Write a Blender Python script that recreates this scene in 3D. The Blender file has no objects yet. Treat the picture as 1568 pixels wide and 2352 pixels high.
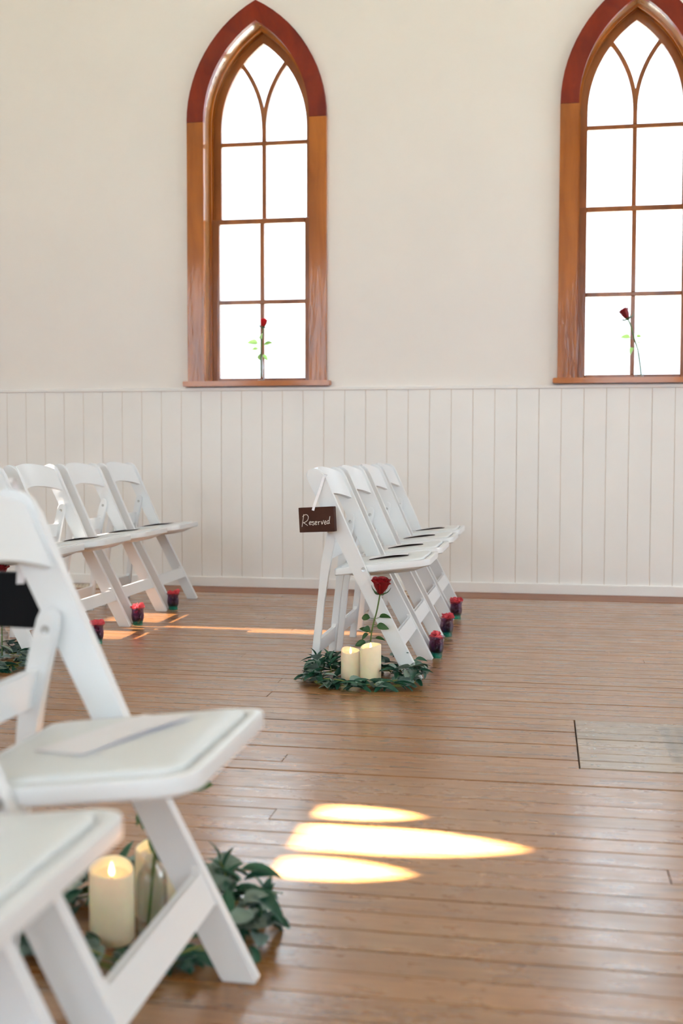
import bpy, bmesh, math, random
from mathutils import Vector, Matrix
random.seed(7)
S = bpy.context.scene
COL = S.collection
PI = math.pi
# ------------------------------------------------------------------ camera
H = 0.84
F_PX, YAW, PITCH, ROLL = 2604.25, 0.175671, 0.0525444, 0.0017876
cam = bpy.data.cameras.new('camera'); co = bpy.data.objects.new('camera', cam); COL.objects.link(co)
cam.sensor_fit = 'VERTICAL'; cam.sensor_height = 36; cam.sensor_width = 24
cam.lens = F_PX / 2352 * 36
fw = Vector((-math.sin(YAW)*math.cos(PITCH), math.cos(YAW)*math.cos(PITCH), -math.sin(PITCH)))
rt = Vector((math.cos(YAW), math.sin(YAW), 0)); up = rt.cross(fw)
r2 = rt*math.cos(ROLL) + up*math.sin(ROLL); u2 = -rt*math.sin(ROLL) + up*math.cos(ROLL)
M = Matrix((r2, u2, -fw)).transposed().to_4x4(); M.translation = (0, 0, H)
co.matrix_world = M
cam.dof.use_dof = True; cam.dof.focus_distance = 4.15; cam.dof.aperture_fstop = 3.0; cam.dof.aperture_blades = 0
cam.clip_start = 0.05
S.camera = co
# ------------------------------------------------------------------ world, sun, exposure
w = bpy.data.worlds.new('sky'); S.world = w; w.use_nodes = True
nt = w.node_tree; bg = nt.nodes['Background']
tc = nt.nodes.new('ShaderNodeTexCoord'); sep = nt.nodes.new('ShaderNodeSeparateXYZ'); cr = nt.nodes.new('ShaderNodeValToRGB')
nt.links.new(tc.outputs['Generated'], sep.inputs[0]); nt.links.new(sep.outputs[2], cr.inputs[0]); nt.links.new(cr.outputs[0], bg.inputs[0])
cr.color_ramp.elements[0].position = 0.0; cr.color_ramp.elements[0].color = (0.82, 0.90, 1.0, 1)
cr.color_ramp.elements[1].position = 0.8; cr.color_ramp.elements[1].color = (0.74, 0.87, 1.0, 1)
bg.inputs[1].default_value = 5.0
SUN_EL = math.radians(38)
sl = bpy.data.lights.new('sun', 'SUN'); sl.energy = 120; sl.angle = math.radians(0.40); sl.color = (1.0, 0.975, 0.94)
so = bpy.data.objects.new('sun', sl); COL.objects.link(so)
so.rotation_euler = Vector((math.cos(SUN_EL), 0, -math.sin(SUN_EL))).to_track_quat('-Z', 'Y').to_euler()
so.location = (-12, 3, 10)
S.view_settings.view_transform = 'Standard'; S.view_settings.look = 'None'
S.view_settings.gamma = 1; S.view_settings.use_curve_mapping = False
S.view_settings.exposure = 1.24
S.cycles.use_denoising = True
S.cycles.max_bounces = 12; S.cycles.diffuse_bounces = 6; S.cycles.transparent_max_bounces = 16
S.cycles.caustics_reflective = False; S.cycles.caustics_refractive = False
S.cycles.sample_clamp_indirect = 6.0
D = 6.828
XL, XR, YN, ZC = -6.5, 6.2, -4.6, 5.7
# ------------------------------------------------------------------ materials
def lin(c):
    return tuple(((v/255)/12.92 if v/255 <= 0.04045 else ((v/255+0.055)/1.055)**2.4) for v in c)
def mat(name):
    m = bpy.data.materials.new(name); m.use_nodes = True
    return m, m.node_tree, m.node_tree.nodes['Principled BSDF']
def simple(name, col, rough=0.5, noise=0.06, nscale=8, bump=0.0, bscale=60, **kw):
    m, nt, b = mat(name)
    N = nt.nodes.new; L = nt.links.new
    tcn = N('ShaderNodeTexCoord'); nz = N('ShaderNodeTexNoise'); nz.inputs['Scale'].default_value = nscale; nz.inputs['Detail'].default_value = 4
    L(tcn.outputs['Object'], nz.inputs['Vector'])
    rp = N('ShaderNodeValToRGB'); rp.color_ramp.elements[0].position = .3; rp.color_ramp.elements[1].position = .7
    rp.color_ramp.elements[0].color = (*[max(0, c*(1-noise)) for c in col], 1); rp.color_ramp.elements[1].color = (*[min(1, c*(1+noise)) for c in col], 1)
    L(nz.outputs[0], rp.inputs[0]); L(rp.outputs[0], b.inputs['Base Color'])
    b.inputs['Roughness'].default_value = rough
    for k, v in kw.items(): b.inputs[k.replace('_', ' ')].default_value = v
    if bump:
        n2 = N('ShaderNodeTexNoise'); n2.inputs['Scale'].default_value = bscale; n2.inputs['Detail'].default_value = 5
        L(tcn.outputs['Object'], n2.inputs['Vector'])
        bp = N('ShaderNodeBump'); bp.inputs['Strength'].default_value = bump; bp.inputs['Distance'].default_value = 0.002
        L(n2.outputs[0], bp.inputs['Height']); L(bp.outputs[0], b.inputs['Normal'])
    return m
M_PLASTER = simple('plaster_paint', (0.86, 0.822, 0.79), 0.55, 0.02, 1.5, 0.25, 35)
M_WAINSCOT = simple('wainscot_paint', (0.885, 0.87, 0.855), 0.45, 0.02, 3, 0.15, 50)
M_GROOVE = simple('groove_paint', (0.70, 0.63, 0.56), 0.6)
M_CEIL = simple('ceiling_paint', (0.80, 0.77, 0.72), 0.8)
M_CHAIR = simple('chair_resin', (0.80, 0.825, 0.85), 0.32, 0.01, 6, 0.05, 180)
M_PAD = simple('pad_vinyl', (0.76, 0.785, 0.80), 0.38, 0.01, 6, 0.25, 140)
M_SCREW = simple('screw_metal', (0.45, 0.45, 0.44), 0.35, 0.1, 300, Metallic=1.0)
M_PAPER = simple('program_paper', (0.86, 0.85, 0.90), 0.6, 0.01, 30)
M_RIBBON = simple('satin_ribbon', (0.86, 0.86, 0.90), 0.35, 0.03, 90)
M_SIGN = simple('sign_board_stain', (0.055, 0.020, 0.012), 0.5, 0.15, 30, 0.1, Specular_IOR_Level=.2)
M_SIGNBLK = simple('sign_board_black', (0.004, 0.004, 0.005), 0.6, 0.1, 30, 0.1, Specular_IOR_Level=.12)
M_INK = simple('chalk_ink', (0.88, 0.87, 0.84), 0.6)
M_VENT = simple('vent_enamel', (0.62, 0.53, 0.42), 0.4)
M_DARK = simple('dark_void', (0.02, 0.015, 0.012), 0.9)
M_WICK = simple('wick', (0.25, 0.15, 0.06), 0.8)
M_STEM = simple('rose_stem', (0.10, 0.17, 0.035), 0.5, 0.2, 40)
M_TWIG = simple('garland_stem', (0.20, 0.22, 0.05), 0.55, 0.2, 40)
M_THORN = simple('sepal_green', (0.04, 0.10, 0.03), 0.5, 0.2, 60)
def leafmat(name, c1, c2, rough, trans):
    m, nt, b = mat(name); N = nt.nodes.new; L = nt.links.new
    oi = N('ShaderNodeObjectInfo'); nz = N('ShaderNodeTexNoise'); nz.inputs['Scale'].default_value = 60
    tcn = N('ShaderNodeTexCoord'); L(tcn.outputs['Object'], nz.inputs['Vector'])
    ad = N('ShaderNodeMath'); ad.operation = 'MULTIPLY_ADD'; ad.inputs[1].default_value = .5
    L(nz.outputs[0], ad.inputs[0]); 
    ml = N('ShaderNodeMath'); ml.operation = 'MULTIPLY'; ml.inputs[1].default_value = .6; L(oi.outputs['Random'], ml.inputs[0]); L(ml.outputs[0], ad.inputs[2])
    mx = N('ShaderNodeMix'); mx.data_type = 'RGBA'; mx.inputs[6].default_value = (*c1, 1); mx.inputs[7].default_value = (*c2, 1)
    L(ad.outputs[0], mx.inputs[0]); L(mx.outputs[2], b.inputs['Base Color']); b.inputs['Roughness'].default_value = rough
    tr = N('ShaderNodeBsdfTranslucent'); L(mx.outputs[2], tr.inputs[0])
    ms = N('ShaderNodeMixShader'); ms.inputs[0].default_value = trans
    L(b.outputs[0], ms.inputs[1]); L(tr.outputs[0], ms.inputs[2]); L(ms.outputs[0], nt.nodes['Material Output'].inputs[0])
    return m
M_WILLOW = leafmat('willow_leaf', (0.010, 0.055, 0.035), (0.022, 0.115, 0.060), 0.42, 0.10)
M_EUCA = leafmat('eucalyptus_leaf', (0.12, 0.19, 0.155), (0.24, 0.33, 0.285), 0.6, 0.10)
M_RLEAF = leafmat('rose_leaf', (0.02, 0.085, 0.03), (0.05, 0.14, 0.035), 0.45, 0.35)
M_RLEAF2 = leafmat('backlit_rose_leaf', (0.26, 0.46, 0.12), (0.38, 0.58, 0.18), 0.45, 0.6)  # brighter copy of the rose leaf: window backlight put into the colour
M_ROSE = leafmat('rose_petal', (0.16, 0.002, 0.006), (0.34, 0.006, 0.012), 0.5, 0.2)
M_ROSELIT = leafmat('backlit_rose_petal', (0.55, 0.006, 0.012), (0.80, 0.03, 0.04), 0.5, 0.65)  # brighter copy of the rose petal: light shining through is put into the colour
M_PETAL = leafmat('loose_petal', (0.60, 0.004, 0.012), (0.95, 0.20, 0.25), 0.45, 0.4)
M_PETALD = leafmat('loose_petal_deep', (0.20, 0.01, 0.05), (0.42, 0.03, 0.14), 0.45, 0.3)
def wood(name, ca, cb, rough, coat, gscale=(1, 1, 1), rnd=0.35):
    m, nt, b = mat(name); N = nt.nodes.new; L = nt.links.new
    tcn = N('ShaderNodeTexCoord'); mp = N('ShaderNodeMapping'); mp.inputs['Scale'].default_value = gscale
    L(tcn.outputs['Object'], mp.inputs[0])
    nz = N('ShaderNodeTexNoise'); nz.inputs['Scale'].default_value = 4; nz.inputs['Detail'].default_value = 8; nz.inputs['Distortion'].default_value = .6
    L(mp.outputs[0], nz.inputs['Vector'])
    rp = N('ShaderNodeValToRGB'); rp.color_ramp.elements[0].position = .3; rp.color_ramp.elements[1].position = .68
    rp.color_ramp.elements[0].color = (*ca, 1); rp.color_ramp.elements[1].color = (*cb, 1)
    L(nz.outputs[0], rp.inputs[0]); L(rp.outputs[0], b.inputs['Base Color'])
    b.inputs['Specular IOR Level'].default_value = .2; b.inputs['Roughness'].default_value = rough; b.inputs['Coat Weight'].default_value = coat*2; b.inputs['Coat Roughness'].default_value = 0.10
    bp = N('ShaderNodeBump'); bp.inputs['Strength'].default_value = .35; bp.inputs['Distance'].default_value = .003
    n3 = N('ShaderNodeTexNoise'); n3.inputs['Scale'].default_value = 6; n3.inputs['Detail'].default_value = 4
    m3 = N('ShaderNodeMapping'); m3.inputs['Scale'].default_value = tuple(2*g for g in gscale); L(tcn.outputs['Object'], m3.inputs[0]); L(m3.outputs[0], n3.inputs['Vector'])
    L(n3.outputs[0], bp.inputs['Height']); L(bp.outputs[0], b.inputs['Normal']); L(bp.outputs[0], b.inputs['Coat Normal'])
    return m
M_CASING = wood('varnished_casing', (0.25, 0.062, 0.004), (0.42, 0.125, 0.010), 0.36, 0.3, (3, 3, .5))
M_REVEAL = wood('glossy_reveal', (0.22, 0.09, 0.03), (0.34, 0.15, 0.05), 0.2, 0.5, (3, 3, .5))
M_REVEAL.node_tree.nodes['Principled BSDF'].inputs['Specular IOR Level'].default_value = .6
M_ARCH = wood('varnished_arch', (0.12, 0.006, 0.001), (0.22, 0.019, 0.002), 0.36, 0.12, (2, 2, 1))
M_SASH = wood('varnished_sash', (0.20, 0.06, 0.015), (0.33, 0.11, 0.028), 0.4, 0.2, (3, 3, .6))
M_SILL = wood('varnished_sill', (0.34, 0.09, 0.008), (0.46, 0.14, 0.014), 0.35, 0.3, (.5, 3, 3))
def floor_mat(name, worn=0.0, stain=False):
    m, nt, b = mat(name); N = nt.nodes.new; L = nt.links.new
    ge = N('ShaderNodeNewGeometry'); oi = N('ShaderNodeObjectInfo')
    sc = N('ShaderNodeVectorMath'); sc.operation = 'SCALE'
    cb = N('ShaderNodeCombineXYZ'); 
    m1 = N('ShaderNodeMath'); m1.operation = 'MULTIPLY'; m1.inputs[1].default_value = 37.0; L(oi.outputs['Random'], m1.inputs[0])
    L(m1.outputs[0], cb.inputs[0]); L(m1.outputs[0], cb.inputs[2])
    ad = N('ShaderNodeVectorMath'); ad.operation = 'ADD'; L(ge.outputs['Position'], ad.inputs[0]); L(cb.outputs[0], ad.inputs[1])
    def noise(scale, s, det=6, vec=ad.outputs[0]):
        mp = N('ShaderNodeMapping'); mp.inputs['Scale'].default_value = s; L(vec, mp.inputs[0])
        n = N('ShaderNodeTexNoise'); n.inputs['Scale'].default_value = scale; n.inputs['Detail'].default_value = det; n.inputs['Roughness'].default_value = .6
        L(mp.outputs[0], n.inputs['Vector']); return n
    grain = noise(7, (1, 14, 1)); blot = noise(2.2, (1, 2.2, 1), 5, ge.outputs['Position']); dark = noise(3.2, (1.6, 13, 1), 3); big = noise(.9, (1, 1, 1), 2, ge.outputs['Position'])
    rp = N('ShaderNodeValToRGB'); e = rp.color_ramp.elements
    A = [(.22, .088, .021), (.325, .147, .042)]
    if worn: A = [(.23, .16, .10), (.38, .28, .19)]
    e[0].position = .32; e[1].position = .68; e[0].color = (*A[0], 1); e[1].color = (*A[1], 1)
    L(grain.outputs[0], rp.inputs[0])
    # board to board tone
    hv = N('ShaderNodeHueSaturation'); L(rp.outputs[0], hv.inputs['Color'])
    mr = N('ShaderNodeMapRange'); mr.inputs['To Min'].default_value = .86; mr.inputs['To Max'].default_value = 1.12; L(oi.outputs['Random'], mr.inputs[0]); L(mr.outputs[0], hv.inputs['Value'])
    # worn greyish areas
    wr = N('ShaderNodeMapRange'); wr.inputs['From Min'].default_value = .45; wr.inputs['From Max'].default_value = .75; L(blot.outputs[0], wr.inputs[0])
    wm = N('ShaderNodeMath'); wm.operation = 'MULTIPLY'; wm.inputs[1].default_value = .5; L(wr.outputs[0], wm.inputs[0])
    mx = N('ShaderNodeMix'); mx.data_type = 'RGBA'; mx.inputs[7].default_value = (.28, .165, .08, 1); L(wm.outputs[0], mx.inputs[0]); L(hv.outputs[0], mx.inputs[6])
    # dark streaks
    dr = N('ShaderNodeMapRange'); dr.inputs['From Min'].default_value = .645; dr.inputs['From Max'].default_value = .70; L(dark.outputs[0], dr.inputs[0])
    dm = N('ShaderNodeMath'); dm.operation = 'MULTIPLY'; dm.inputs[1].default_value = .75; L(dr.outputs[0], dm.inputs[0])
    mx2 = N('ShaderNodeMix'); mx2.data_type = 'RGBA'; mx2.inputs[7].default_value = (.055, .030, .018, 1); L(dm.outputs[0], mx2.inputs[0]); L(mx.outputs[2], mx2.inputs[6])
    out = mx2.outputs[2]
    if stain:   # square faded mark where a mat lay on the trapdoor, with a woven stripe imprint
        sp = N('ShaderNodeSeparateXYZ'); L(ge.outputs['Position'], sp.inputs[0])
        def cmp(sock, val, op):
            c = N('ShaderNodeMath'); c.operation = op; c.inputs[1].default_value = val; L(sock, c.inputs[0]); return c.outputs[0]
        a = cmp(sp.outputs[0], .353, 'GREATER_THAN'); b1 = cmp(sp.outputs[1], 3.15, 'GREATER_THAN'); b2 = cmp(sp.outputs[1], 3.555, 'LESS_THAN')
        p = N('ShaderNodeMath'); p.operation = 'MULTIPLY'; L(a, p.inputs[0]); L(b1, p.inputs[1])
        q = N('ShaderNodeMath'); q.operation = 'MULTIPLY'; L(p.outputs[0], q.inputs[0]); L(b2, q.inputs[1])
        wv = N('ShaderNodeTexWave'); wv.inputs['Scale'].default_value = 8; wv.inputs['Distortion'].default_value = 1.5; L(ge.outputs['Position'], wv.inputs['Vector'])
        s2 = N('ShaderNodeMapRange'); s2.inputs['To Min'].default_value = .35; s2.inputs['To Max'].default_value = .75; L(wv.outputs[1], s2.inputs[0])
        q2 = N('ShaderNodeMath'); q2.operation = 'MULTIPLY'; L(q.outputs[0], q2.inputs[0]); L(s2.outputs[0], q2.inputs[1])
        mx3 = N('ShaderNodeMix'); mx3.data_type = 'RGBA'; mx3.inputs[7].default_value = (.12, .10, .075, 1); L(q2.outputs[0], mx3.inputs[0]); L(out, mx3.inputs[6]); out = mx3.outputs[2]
    L(out, b.inputs['Base Color'])
    rr = N('ShaderNodeMapRange'); rr.inputs['From Min'].default_value = .35; rr.inputs['From Max'].default_value = .65; rr.inputs['To Min'].default_value = .23; rr.inputs['To Max'].default_value = .39; mot = noise(8, (1, 3.2, 1), 5); L(mot.outputs[0], rr.inputs[0]); L(rr.outputs[0], b.inputs['Roughness'])
    b.inputs['Specular IOR Level'].default_value = 0.6
    b.inputs['Coat Weight'].default_value = .6; b.inputs['Coat Roughness'].default_value = .21
    bp = N('ShaderNodeBump'); bp.inputs['Strength'].default_value = .16 if not worn else .3; bp.inputs['Distance'].default_value = .0012
    bn = N('ShaderNodeMath'); bn.operation = 'MULTIPLY_ADD'; bn.inputs[1].default_value = 1.0; L(grain.outputs[0], bn.inputs[0])
    n5 = noise(14, (1, 1.6, 1), 4); L(n5.outputs[0], bn.inputs[2]); L(bn.outputs[0], bp.inputs['Height']); L(bp.outputs[0], b.inputs['Normal'])
    return m
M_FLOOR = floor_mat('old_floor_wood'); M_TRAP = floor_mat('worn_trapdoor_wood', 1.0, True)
M_EDGE = wood('floor_border_wood', (.20, .070, .024), (.30, .11, .042), .5, .1, (.6, 5, 1))
def glassmat(name, tint, gl=0.09, rough=0.02, grad=None):
    m = bpy.data.materials.new(name); m.use_nodes = True; nt = m.node_tree; N = nt.nodes.new; L = nt.links.new
    nt.nodes.remove(nt.nodes['Principled BSDF'])
    t = N('ShaderNodeBsdfTransparent'); g = N('ShaderNodeBsdfGlossy'); g.inputs['Roughness'].default_value = rough
    t.inputs[0].default_value = (*tint, 1)
    if grad:
        tcn = N('ShaderNodeTexCoord'); sp = N('ShaderNodeSeparateXYZ'); L(tcn.outputs['Object'], sp.inputs[0])
        rp = N('ShaderNodeValToRGB'); el = rp.color_ramp.elements
        el[0].position = grad[0][0]; el[0].color = (*grad[0][1], 1); el[1].position = grad[-1][0]; el[1].color = (*grad[-1][1], 1)
        for ps, c in grad[1:-1]:
            q = el.new(ps); q.color = (*c, 1)
        mm = N('ShaderNodeMath'); mm.operation = 'MULTIPLY'; mm.inputs[1].default_value = 10; L(sp.outputs[2], mm.inputs[0])
        L(mm.outputs[0], rp.inputs[0]); L(rp.outputs[0], t.inputs[0])
    lw = N('ShaderNodeLayerWeight'); lw.inputs[0].default_value = .35
    mr = N('ShaderNodeMapRange'); mr.inputs['To Min'].default_value = gl; mr.inputs['To Max'].default_value = .75; L(lw.outputs['Facing'], mr.inputs[0])
    pw = N('ShaderNodeMath'); pw.operation = 'POWER'; pw.inputs[1].default_value = 1.6; L(mr.outputs[0], pw.inputs[0])
    ms = N('ShaderNodeMixShader'); L(pw.outputs[0], ms.inputs[0]); L(t.outputs[0], ms.inputs[1]); L(g.outputs[0], ms.inputs[2])
    L(ms.outputs[0], nt.nodes['Material Output'].inputs[0]); return m
M_GLASS = glassmat('clear_glass', (.93, .95, .95))
M_TEAL = glassmat('teal_purple_glass', (1, 1, 1), .12, .03, [(0, (.10, .75, .62)), (.16, (.03, .50, .42)), (.30, (.35, .18, .45)), (.6, (.60, .35, .62)), (1, (.85, .80, .82))])
def panemat():
    m = bpy.data.materials.new('frosted_pane'); m.use_nodes = True; nt = m.node_tree; N = nt.nodes.new; L = nt.links.new
    nt.nodes.remove(nt.nodes['Principled BSDF'])
    t = N('ShaderNodeBsdfTransparent'); t.inputs[0].default_value = (.60, .62, .64, 1)
    tl = N('ShaderNodeBsdfTranslucent'); tl.inputs[0].default_value = (.5, .53, .54, 1)
    g = N('ShaderNodeBsdfGlossy'); g.inputs['Roughness'].default_value = .25
    tcn = N('ShaderNodeTexCoord'); n = N('ShaderNodeTexNoise'); n.inputs['Scale'].default_value = 90; L(tcn.outputs['Object'], n.inputs['Vector'])
    mr = N('ShaderNodeMapRange'); mr.inputs['To Min'].default_value = .1; mr.inputs['To Max'].default_value = .3; L(n.outputs[0], mr.inputs[0])
    a = N('ShaderNodeMixShader'); L(mr.outputs[0], a.inputs[0]); L(t.outputs[0], a.inputs[1]); L(tl.outputs[0], a.inputs[2])
    c = N('ShaderNodeMixShader'); c.inputs[0].default_value = .05; L(a.outputs[0], c.inputs[1]); L(g.outputs[0], c.inputs[2])
    L(c.outputs[0], nt.nodes['Material Output'].inputs[0]); return m
M_PANE = panemat()
M_WAX = simple('ivory_wax', (0.92, 0.81, 0.58), 0.5, 0.03, 40, Subsurface_Weight=0.35, Subsurface_Scale=0.02)
m, nt, b = mat('candle_flame'); b.inputs['Base Color'].default_value = (1, .7, .35, 1); b.inputs['Emission Color'].default_value = (1, .58, .24, 1); b.inputs['Emission Strength'].default_value = 5.0
M_FLAME = m
# ------------------------------------------------------------------ mesh helpers
def link(name, me, m, parent=None):
    o = bpy.data.objects.new(name, me); COL.objects.link(o)
    if m is not None and not me.materials: me.materials.append(m)
    if parent is not None: o.parent = parent
    return o
def obj(name, bm, m, parent=None, smooth=False):
    bmesh.ops.recalc_face_normals(bm, faces=bm.faces[:])
    me = bpy.data.meshes.new(name); bm.to_mesh(me); bm.free()
    if smooth:
        me.polygons.foreach_set('use_smooth', [True]*len(me.polygons))
        try: me.set_sharp_from_angle(angle=math.radians(40))
        except Exception: pass
    return link(name, me, m, parent)
def empty(name, loc=(0, 0, 0), rz=0):
    o = bpy.data.objects.new(name, None); COL.objects.link(o); o.location = loc; o.rotation_euler = (0, 0, rz); o.empty_display_size = .05
    return o
def tag(o, label=None, cat=None, group=None, kind=None):
    if label: o['label'] = label
    if cat: o['category'] = cat
    if group: o['group'] = group
    if kind: o['kind'] = kind
    return o
def add_box(bm, x0, x1, y0, y1, z0, z1):
    vs = [bm.verts.new((x, y, z)) for x in (x0, x1) for y in (y0, y1) for z in (z0, z1)]
    for f in ((0, 1, 3, 2), (4, 6, 7, 5), (0, 4, 5, 1), (2, 3, 7, 6), (0, 2, 6, 4), (1, 5, 7, 3)): bm.faces.new([vs[i] for i in f])
    return vs
def box(x0, x1, y0, y1, z0, z1, bev=0, seg=1):
    bm = bmesh.new(); add_box(bm, x0, x1, y0, y1, z0, z1)
    if bev: bmesh.ops.bevel(bm, geom=bm.edges[:], offset=bev, segments=seg, affect='EDGES', clamp_overlap=True)
    return bm
def prism(poly, a0, a1, axis='y', bev=0, seg=2, bm=None):
    """poly in (x,z) extruded along y, or in (x,y) extruded along z, or in (y,z) along x"""
    own = bm is None
    if own: bm = bmesh.new()
    def P(p, a): return (p[0], a, p[1]) if axis == 'y' else ((p[0], p[1], a) if axis == 'z' else (a, p[0], p[1]))
    A = [bm.verts.new(P(p, a0)) for p in poly]; B = [bm.verts.new(P(p, a1)) for p in poly]
    n = len(poly); fs = [bm.faces.new(A), bm.faces.new(B[::-1])]
    for i in range(n): bm.faces.new((A[i], B[i], B[(i+1) % n], A[(i+1) % n]))
    if bev:
        ed = set()
        for f in fs: ed.update(f.edges)
        bmesh.ops.bevel(bm, geom=list(ed), offset=bev, segments=seg, affect='EDGES', clamp_overlap=True)
    return bm
def strip_ring(pa, pb, y0, y1, closed=False):
    """solid between two matching (x,z) outlines"""
    bm = bmesh.new(); rows = []
    for (a, b) in zip(pa, pb):
        rows.append([bm.verts.new((a[0], y0, a[1])), bm.verts.new((b[0], y0, b[1])), bm.verts.new((b[0], y1, b[1])), bm.verts.new((a[0], y1, a[1]))])
    for r, s in zip(rows, rows[1:]):
        for k in range(4): bm.faces.new((r[k], r[(k+1) % 4], s[(k+1) % 4], s[k]))
    bm.faces.new(rows[0]); bm.faces.new(rows[-1][::-1])
    return bm
def cat_rom(P, n=6):
    P = [Vector(p) for p in P]; Q = [P[0]*2-P[1]] + P + [P[-1]*2-P[-2]]; out = []
    for i in range(1, len(Q)-2):
        for k in range(n):
            t = k/n; a, b, c, d = Q[i-1:i+3]
            out.append(.5*((2*b) + (c-a)*t + (2*a-5*b+4*c-d)*t*t + (-a+3*b-3*c+d)*t**3))
    out.append(P[-1]); return out
def add_tube(bm, pts, r, seg=8, cap=True):
    rs = r if isinstance(r, (list, tuple)) else [r]*len(pts)
    pts = [Vector(p) for p in pts]; rings = []; n0 = None
    for i, p in enumerate(pts):
        t = (pts[min(i+1, len(pts)-1)] - pts[max(i-1, 0)]).normalized()
        if n0 is None: n0 = t.orthogonal().normalized()
        n0 = (n0 - t*n0.dot(t)).normalized(); b = t.cross(n0)
        rings.append([bm.verts.new(p + (n0*math.cos(2*PI*k/seg) + b*math.sin(2*PI*k/seg))*rs[i]) for k in range(seg)])
    for a, b in zip(rings, rings[1:]):
        for k in range(seg): bm.faces.new((a[k], a[(k+1) % seg], b[(k+1) % seg], b[k]))
    if cap: bm.faces.new(rings[0][::-1]); bm.faces.new(rings[-1])
def lathe(prof, seg=24, bm=None, cx=0, cy=0, cz=0):
    own = bm is None
    if own: bm = bmesh.new()
    rings = []
    for r, z in prof:
        if r < 1e-6: rings.append([bm.verts.new((cx, cy, cz+z))]*seg)
        else: rings.append([bm.verts.new((cx+r*math.cos(2*PI*k/seg), cy+r*math.sin(2*PI*k/seg), cz+z)) for k in range(seg)])
    for a, b in zip(rings, rings[1:]):
        for k in range(seg):
            v = []
            for q in (a[k], a[(k+1) % seg], b[(k+1) % seg], b[k]):
                if q not in v: v.append(q)
            if len(v) > 2: bm.faces.new(v)
    return bm
def copy_tree(o, parent=None):
    c = o.copy(); COL.objects.link(c)
    if parent is not None: c.parent = parent
    for ch in list(o.children): copy_tree(ch, c)
    return c
# ------------------------------------------------------------------ gothic outline
ZS = 2.86; CO = 0.36
def outline(h, zb, zs=ZS, co=CO, n=14):
    """left foot, up, over the pointed arch and down to the right foot; matching points for any h"""
    R = h+co; a1 = math.acos(co/R); L = [(-h, zb), (-h, zs)]
    for k in range(1, n+1):
        a = a1*k/n; L.append((co - R*math.cos(a), zs + R*math.sin(a)))
    L[-1] = (0, L[-1][1])
    return L + [(-x, z) for x, z in L[:-1][::-1]]
def arch_wall(name, m, u0, u1, z0, z1, ops, place, parent=None, rebate=0):
    """ops: list of (centre, half, sill, spring, co); place(bm) is called with polys -> prisms"""
    bm = bmesh.new(); ops = sorted(ops); bounds = [u0] + [(a[0]+b[0])/2 for a, b in zip(ops, ops[1:])] + [u1]
    for i, (c, h, zb, zs, cc) in enumerate(ops):
        o = outline(h, zb, zs, cc); k = len(o)//2
        Lf = [(c+x, z) for x, z in o[:k+1]]; Rt = [(c+x, z) for x, z in o[k:]]
        place(bm, [(bounds[i], z0), (c, z0), (c, zb)] + Lf + [(c, z1), (bounds[i], z1)])
        place(bm, [(bounds[i+1], z0), (bounds[i+1], z1), (c, z1)] + Rt + [(c, zb), (c, z0)])
    if not ops: place(bm, [(u0, z0), (u1, z0), (u1, z1), (u0, z1)])
    return obj(name, bm, m, parent)
# ------------------------------------------------------------------ room shell
WX = [-1.742 + 2.255*k for k in (-1, 0, 1, 2)]
wall = arch_wall('wall_back', M_PLASTER, XL, XR, 0, ZC, [(x, .345, 1.26, ZS, CO) for x in WX], lambda bm, p: prism(p, D+.012, D+.28, 'y', bm=bm)); tag(wall, kind='structure')
front_ops = [(x, .62, 1.1, 2.9, .5) for x in (-5.45, -3.25, -1.05, 1.35, 3.7)]
wf = arch_wall('wall_front', M_PLASTER, XL, XR, 0, ZC, front_ops, lambda bm, p: prism(p, YN-.2, YN, 'y', bm=bm)); tag(wf, kind='structure')
T = math.tan(SUN_EL)
def zfor(x): return (x-XL)*T
# high lancet group of the left gable: the pointed light patches on the aisle come through it
side_ops = []
def lanc(y0, y1, xa, xb):
    h = (y1-y0)/2; zb = zfor(xa); zt = zfor(xb); rise = min((zt-zb)*.62, 3.2*h)
    # choose co so that the arch rises by `rise`: rise^2 = h^2 + 2 h co
    cc = max(0.001, (rise*rise - h*h)/(2*h)); side_ops.append(((y0+y1)/2, h, zb, zt-rise, cc))
lanc(2.155, 2.262, -.50, -.235); lanc(2.318, 2.470, -.50, -.01); lanc(2.528, 2.612, -.49, -.25)
lanc(5.10, 5.23, -1.95, -.70); lanc(5.27, 5.62, -2.15, -1.50); lanc(4.80, 5.03, -2.1, -1.60)
wl = arch_wall('wall_left', M_PLASTER, YN, D+.28, 0, ZC, side_ops, lambda bm, p: prism(p, XL-.03, XL, 'x', bm=bm)); tag(wl, kind='structure')
right_ops = [(c, .62, 1.3, 3.1, .5) for c in (2.6, 5.0)]  # openings added in the unseen wall for more light from the right
wr = arch_wall('wall_right', M_PLASTER, YN-.2, D+.28, 0, ZC, right_ops, lambda bm, p: prism(p, XR, XR+.15, 'x', bm=bm)); tag(wr, kind='structure')
ce = obj('ceiling', box(XL, XR, YN-.2, D+.2, ZC, ZC+.15), M_CEIL); tag(ce, kind='structure')
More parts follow.
